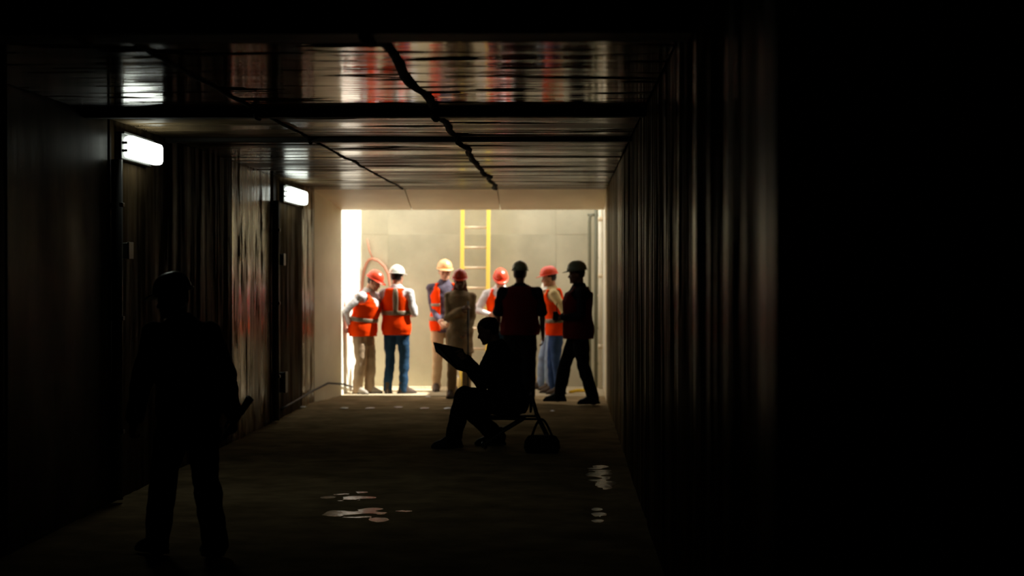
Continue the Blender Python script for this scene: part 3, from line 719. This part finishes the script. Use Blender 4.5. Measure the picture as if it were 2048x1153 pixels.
# cardboard box, yellow strap, bottle
t = empty('cardboard_box', (gx(1071, 26.3), 26.3, 0)); tag(t, 'tan cardboard box on the shaft floor behind the broad silhouette', 'box')
M_card = mat('cardboard', (.62, .42, .2), .8, .1)
MB().box(-.075, .075, -.08, .08, .003, .17, .004).build('carton', M_card, t)
for sg in (-1, 1):
    b = MB(); b.add([(sg * .075, -.08, .17), (sg * .075, .08, .17), (sg * .12, .08, .21), (sg * .12, -.08, .21)], [(0, 1, 2, 3)]); b.build('flap', M_card, t).modifiers.new('t', 'SOLIDIFY').thickness = .004
t = MB().tube([(gx(1140, 25.2), 25.1, .02), (gx(1152, 25.3), 25.2, .035), (gx(1165, 25.3), 25.35, .03), (gx(1172, 25.3), 25.6, .02)], .022, 8).build('hose_coil', mat('yellow_hose', (.85, .55, .03), .6, .2), None, True)
tag(t, 'yellow hose end on the floor between the right silhouette\'s feet', 'hose')
t = empty('bottle', (gx(917, 26.1), 26.1, 0)); tag(t, 'small pale yellow bottle on the shaft floor behind the long tan coat', 'bottle')
b = MB(); b.loft([[(r * math.cos(q), r * math.sin(q), z) for q in [2 * math.pi * i / 14 for i in range(14)]] for z, r in ((.003, .03), (.01, .035), (.12, .035), (.15, .02), (.165, .013))]).build('body', mat('yellow_plastic', (.85, .7, .35), .4, .3), t, True)
MB().tube([(0, 0, .16), (0, 0, .185)], .015, 10).build('cap', M_paper, t, True)

# ---------------------------------------------------------------- litter and puddles on the floor
M_scrap = mat('white_plastic_film', (.90, .88, .84), .25, .5, noise_amt=.04)
def scrap(px, py, wpx, label, grp=None):
    D = F * CAMZ / (py - VY); sz = wpx * D / F
    b = MB(); n = 5; rnd = random.Random(int(px * 7 + py)); v = []
    for j in range(n):
        for i in range(n):
            u, q = i / (n - 1) - .5, j / (n - 1) - .5
            v.append((u * sz + rnd.uniform(-.1, .1) * sz, q * sz * 1.5 + rnd.uniform(-.1, .1) * sz, .006 + (.012 * (1 - 2 * max(abs(u), abs(q))) + rnd.uniform(0, .006)) * 1.0))
    b.add(v, [(j * n + i, j * n + i + 1, j * n + i + n + 1, j * n + i + n) for j in range(n - 1) for i in range(n - 1)])
    o = b.build('paper_scrap', M_scrap, None); o.location = (gx(px, D), D, 0); o.modifiers.new('t', 'SOLIDIFY').thickness = .002
    tag(o, label, 'litter', grp)
row = [(605, 817, 14), (688, 819, 15), (740, 819, 17), (796, 817, 16), (849, 819, 16), (896, 819, 17)]
nm = ['leftmost', 'second from the left', 'third from the left', 'fourth from the left', 'fifth from the left', 'rightmost']
for (x, y, w_), q in zip(row, nm): scrap(x, y, w_, 'crumpled white scrap on the floor, %s in the row of six' % q, 'white scraps in a row on the floor')
scrap(653, 793, 10, 'crumpled white scrap at the left corner of the tunnel mouth')
scrap(856, 796, 9, 'small white scrap on the floor right of the dark jeans')
scrap(1105, 824, 9, 'small white scrap on the floor left of the right silhouette')
M_water = mat('puddle_water', (.02, .017, .012), .15, .003, noise_amt=0, bump=.004, bscale=7)
def puddle(h, label):
    cx, cy, rx, ry = h; n = 32; v = [(1.12 * rx * math.cos(2 * math.pi * i / n), 1.12 * ry * math.sin(2 * math.pi * i / n)) for i in range(n)]
    b = MB(); b.add([(x, y, WATER - .02) for x, y in v] + [(x, y, WATER) for x, y in v], [tuple(range(n)), tuple(range(n, 2 * n))] + [(i, (i + 1) % n, n + (i + 1) % n, n + i) for i in range(n)])
    o = b.build('puddle', M_water); o.location = (cx, cy, 0); tag(o, label, 'puddle', 'puddles on the tunnel floor')
puddle(PA, 'long shallow puddle on the dark floor, left of the seated person')
puddle(PB, 'dim puddle just beyond the long shallow one')
puddle(PC, 'bright puddle near the right wall, farther from the camera')
puddle(PD, 'small puddle near the right wall, nearer the camera')
